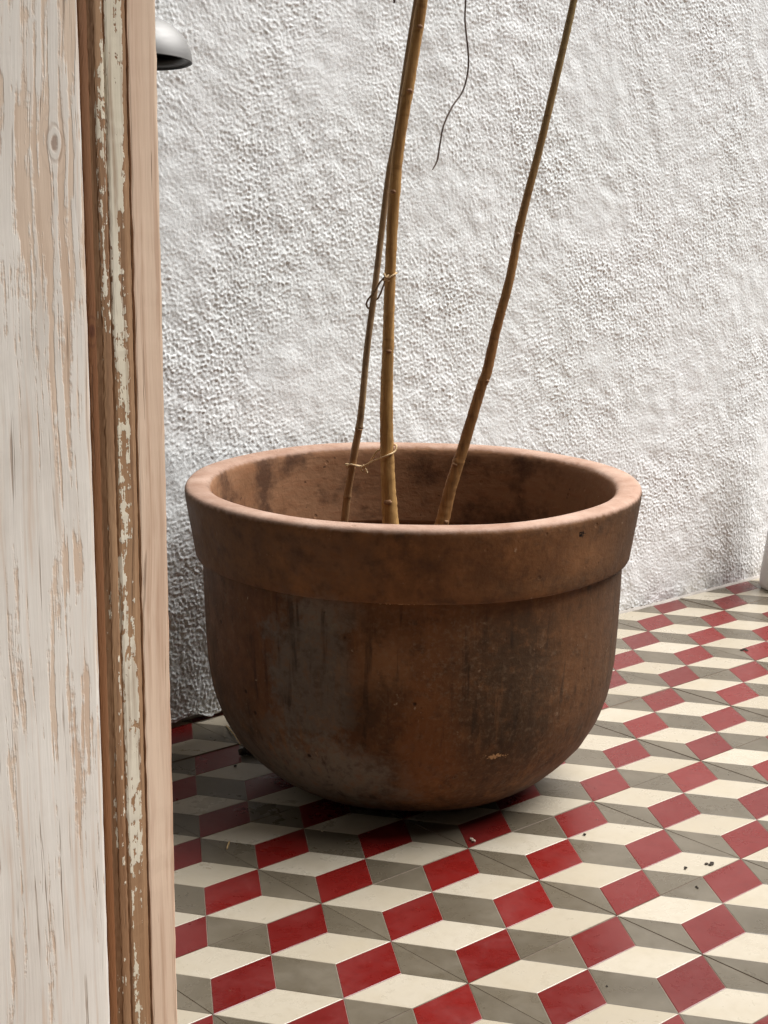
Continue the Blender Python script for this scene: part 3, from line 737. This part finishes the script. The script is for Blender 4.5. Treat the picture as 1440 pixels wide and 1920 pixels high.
armp = smooth_path([(Vector((0, 0.0, rbz * 0.93)), 0.006), (Vector((-0.005, 0.02, rbz + 0.03)), 0.006), (Vector((-0.01, -lc.y * 0.6, rbz + 0.035)), 0.006), (Vector((-0.012, -lc.y - 0.004, rbz + 0.02)), 0.006)], 8)
obj('arm', tube('arm', armp, 12), M_STEEL, lamp, True)
pl = obj('wall_plate', lathe('wall_plate', [(0.0005, 0.016), (0.030, 0.015), (0.036, 0.010), (0.036, 0.0)], 40), M_STEEL, lamp, True)
pl.location = (-0.012, -lc.y - 0.002, rbz + 0.02); pl.rotation_euler = (R(90), 0, 0)

# ------------------------------------------------------------------ old wooden door at the left
DD = 1.12
edge = at(320, 960, DD)
door = empty('wooden_door', (edge.x + 0.0065 * math.cos(R(17)), edge.y + 0.0065 * math.sin(R(17)), 0.0), (0, R(-0.95), R(17)))
tag(door, 'old wooden door edge with flaking white paint, close at the left', 'door')
S = DD / FPX
PA, PB = lin(212, 206, 196), lin(200, 192, 178)
M_STILE = mat_wood('stripped_stile', 0.90, lin(234, 228, 217), lin(220, 212, 200), lin(220, 200, 178), lin(208, 183, 159), lin(182, 152, 126),
                   knots=[(-0.0665, 0.701, 0.0034)], soft=0.04, topbare=0.20, relief=0.6, chipamt=0.2, islw=1.0, eatw=0.85, run=0.026)
M_MOULD = mat_wood('chipped_moulding', 1.27, lin(216, 206, 182), lin(226, 218, 199), lin(166, 132, 98), lin(136, 98, 66), lin(90, 57, 34),
                   knots=[(-0.0465, 0.580, 0.0030)], knotcol=lin(84, 44, 22),
                   scale=1.2, soft=0.012, chipamt=0.55, xgrad=[(-0.0505, -0.0425, 0.33), (-0.0335, -0.0250, -0.15), (-0.0235, -0.0190, 0.12)], brown=(-0.0505, -0.0432))
M_STRIP = mat_wood('bare_edge_strip', 1.20, lin(228, 220, 209), lin(220, 210, 198), lin(218, 193, 168), lin(200, 171, 146), lin(172, 134, 108), graincol=0.85, topbare=0.14, soft=0.02)
def extrude(name, prof, z0, z1, nz=60, jit=0.0, seed=0):
    rr = random.Random(seed); v, f = [], []; n = len(prof)
    for k in range(nz + 1):
        z = z0 + (z1 - z0) * k / nz
        for i, (x_, y_) in enumerate(prof):
            v.append((x_ + rr.uniform(-jit, jit), y_ + rr.uniform(-jit, jit), z))
    for k in range(nz):
        for i in range(n):
            m = (i + 1) % n
            f.append((k * n + i, k * n + m, (k + 1) * n + m, (k + 1) * n + i))
    f.append(tuple(range(n))[::-1]); f.append(tuple(nz * n + i for i in range(n)))
    return pydata(name, v, f)
def arc(cx, cy, r, a0, a1, n=8): return [(cx + r * math.cos(R(a0 + (a1 - a0) * k / n)), cy + r * math.sin(R(a0 + (a1 - a0) * k / n))) for k in range(n + 1)]
# local x runs to the right edge (0), local y away from the viewer
stile_prof = [(-0.40, 0.042), (-0.40, 0.0)] + [(-0.0545, 0.0)] + arc(-0.0545, 0.0045, 0.0045, -90, 0, 6) + [(-0.0500, 0.042)]
obj('stile', extrude('stile', stile_prof, 0.004, 2.05, 120, 0.00025, 1), M_STILE, door).scale = (1.60, 0.36, 1)
mould_prof = [(-0.0497, 0.040), (-0.0497, 0.0135), (-0.0490, 0.0120), (-0.0483, 0.0095)] + arc(-0.0460, 0.0082, 0.0024, 190, 340, 8) + \
    [(-0.0430, 0.0115), (-0.0420, 0.0095), (-0.0405, 0.0062)] + arc(-0.0375, 0.0062, 0.0030, 200, 320, 6) + [(-0.0345, 0.0085), (-0.0335, 0.0050), (-0.0325, 0.0036), (-0.0245, 0.0030), (-0.0232, 0.0036), (-0.0225, 0.0066), (-0.0205, 0.0070), (-0.0200, 0.0096), (-0.0192, 0.0120), (-0.0192, 0.040)]
obj('moulding', extrude('moulding', mould_prof, 0.004, 2.05, 500, 0.00022, 2), M_MOULD, door).scale = (1.60, 0.36, 1)
strip_prof = [(-0.0190, 0.040), (-0.0190, 0.0066), (-0.0180, 0.0056), (-0.0020, 0.0072), (-0.0006, 0.0082), (0.0, 0.0100), (0.0, 0.040)]
obj('edge_strip', extrude('edge_strip', strip_prof, 0.004, 2.05, 160, 0.0004, 3), M_STRIP, door).scale = (1.60, 0.36, 1)

# ------------------------------------------------------------------ white post at the right edge
wp_ = on_floor(1430, 1104)
wr = 0.052
wc = wp_ + RIGHT * wr * 0.90
post = empty('white_post', (wc.x, wc.y, 0.001))
tag(post, 'low smooth white flared post just showing at the right edge', 'post')
wprof = [(0.0005, 0.0), (wr - 0.008, 0.0), (wr - 0.002, 0.003), (wr, 0.012), (wr - 0.001, 0.03), (wr - 0.008, 0.10), (wr - 0.017, 0.18), (wr - 0.021, 0.23), (wr - 0.024, 0.29), (wr - 0.030, 0.298), (0.0005, 0.30)]
obj('post_shaft', lathe('post_shaft', wprof, 64), mat_plain('white_paint', lin(214, 210, 206), lin(222, 219, 216), 10, 0.45, 0, 0.03), post, True)

# ------------------------------------------------------------------ crumbs and litter on the tiles
M_CRUMB = mat_plain('dark_crumb', lin(34, 28, 22), lin(60, 48, 36), 200, 0.95)
M_STRAW = mat_plain('straw', lin(176, 146, 98), lin(200, 172, 124), 200, 0.8)
M_CHIP = mat_plain('pale_chip', lin(176, 160, 140), lin(200, 186, 168), 200, 0.85)
def crumb(px, py, w, h, label, mat=None, cat='crumb', name='soil_crumb', n=3):
    p = on_floor(px, py); d = (p - CAM_POS).length / FPX
    bm = bmesh.new(); rc_ = random.Random(int(px * 7 + py))
    for k in range(n):
        m = bmesh.ops.create_icosphere(bm, subdivisions=1, radius=1.0)['verts']
        ox, oy = (rc_.uniform(-1, 1) * w * d * 0.45, rc_.uniform(-1, 1) * w * d * 0.45) if n > 1 else (0, 0)
        s = 0.55 if n > 1 else 1.0
        for v in m:
            v.co = Vector((v.co.x * w * d * 0.5 * s + ox, v.co.y * w * d * 0.5 * s * rc_.uniform(0.6, 1.0) + oy, (v.co.z * 0.5 + 0.42) * h * d * rc_.uniform(0.7, 1.1)))
    o = obj(name, bm, mat or M_CRUMB); o.location = (p.x, p.y, 0.0002); o.rotation_euler = (0, 0, rc_.uniform(0, 6))
    return tag(o, label, cat)
crumb(1096, 1566, 8, 4, 'single black crumb on a cream diamond right of the pot', n=1)
crumb(1286, 1629, 9, 3, 'left of two dark crumbs on a cream diamond near the right edge')
crumb(1332, 1621, 16, 3, 'larger flat dark crumb on the cream diamond near the right edge', n=4)
crumb(1306, 1665, 8, 3, 'small dark crumb on a grey diamond near the right edge')
crumb(1138, 1850, 5, 3, 'tiny dark crumb on a grey diamond at the bottom right', n=1)
crumb(441, 1438, 7, 5, 'small black crumb on a cream diamond left of the pot', n=1)
crumb(884, 1577, 16, 6, 'pale curled chip in the shadow in front of the pot', M_CHIP, 'chip', 'pale_chip', 2)
crumb(1394, 1219, 14, 2.5, 'dark crumbs lying on a red diamond at the far right', n=5)
crumb(470, 1412, 34, 16, 'dark clump of litter tucked against the left of the pot base', n=9)
crumb(604, 1560, 6, 4, 'tiny pale chip on a red diamond in the pot shadow', M_CHIP, 'chip', 'pale_chip', 1)
def straw(px0, py0, px1, py1, label):
    a, b = on_floor(px0, py0, 0.0015), on_floor(px1, py1, 0.004)
    pth = smooth_path([(a, 0.0007), ((a + b) / 2 + Vector((0.001, 0.001, 0.001)), 0.0009), (b, 0.0005)], 5)
    tag(obj('straw', tube('straw', pth, 6), M_STRAW, None, True), label, 'straw')
straw(425, 1592, 431, 1577, 'short pale straw on a grey diamond left of the pot')
straw(424, 1360, 452, 1398, 'long dry straw leaning on the left foot of the pot')
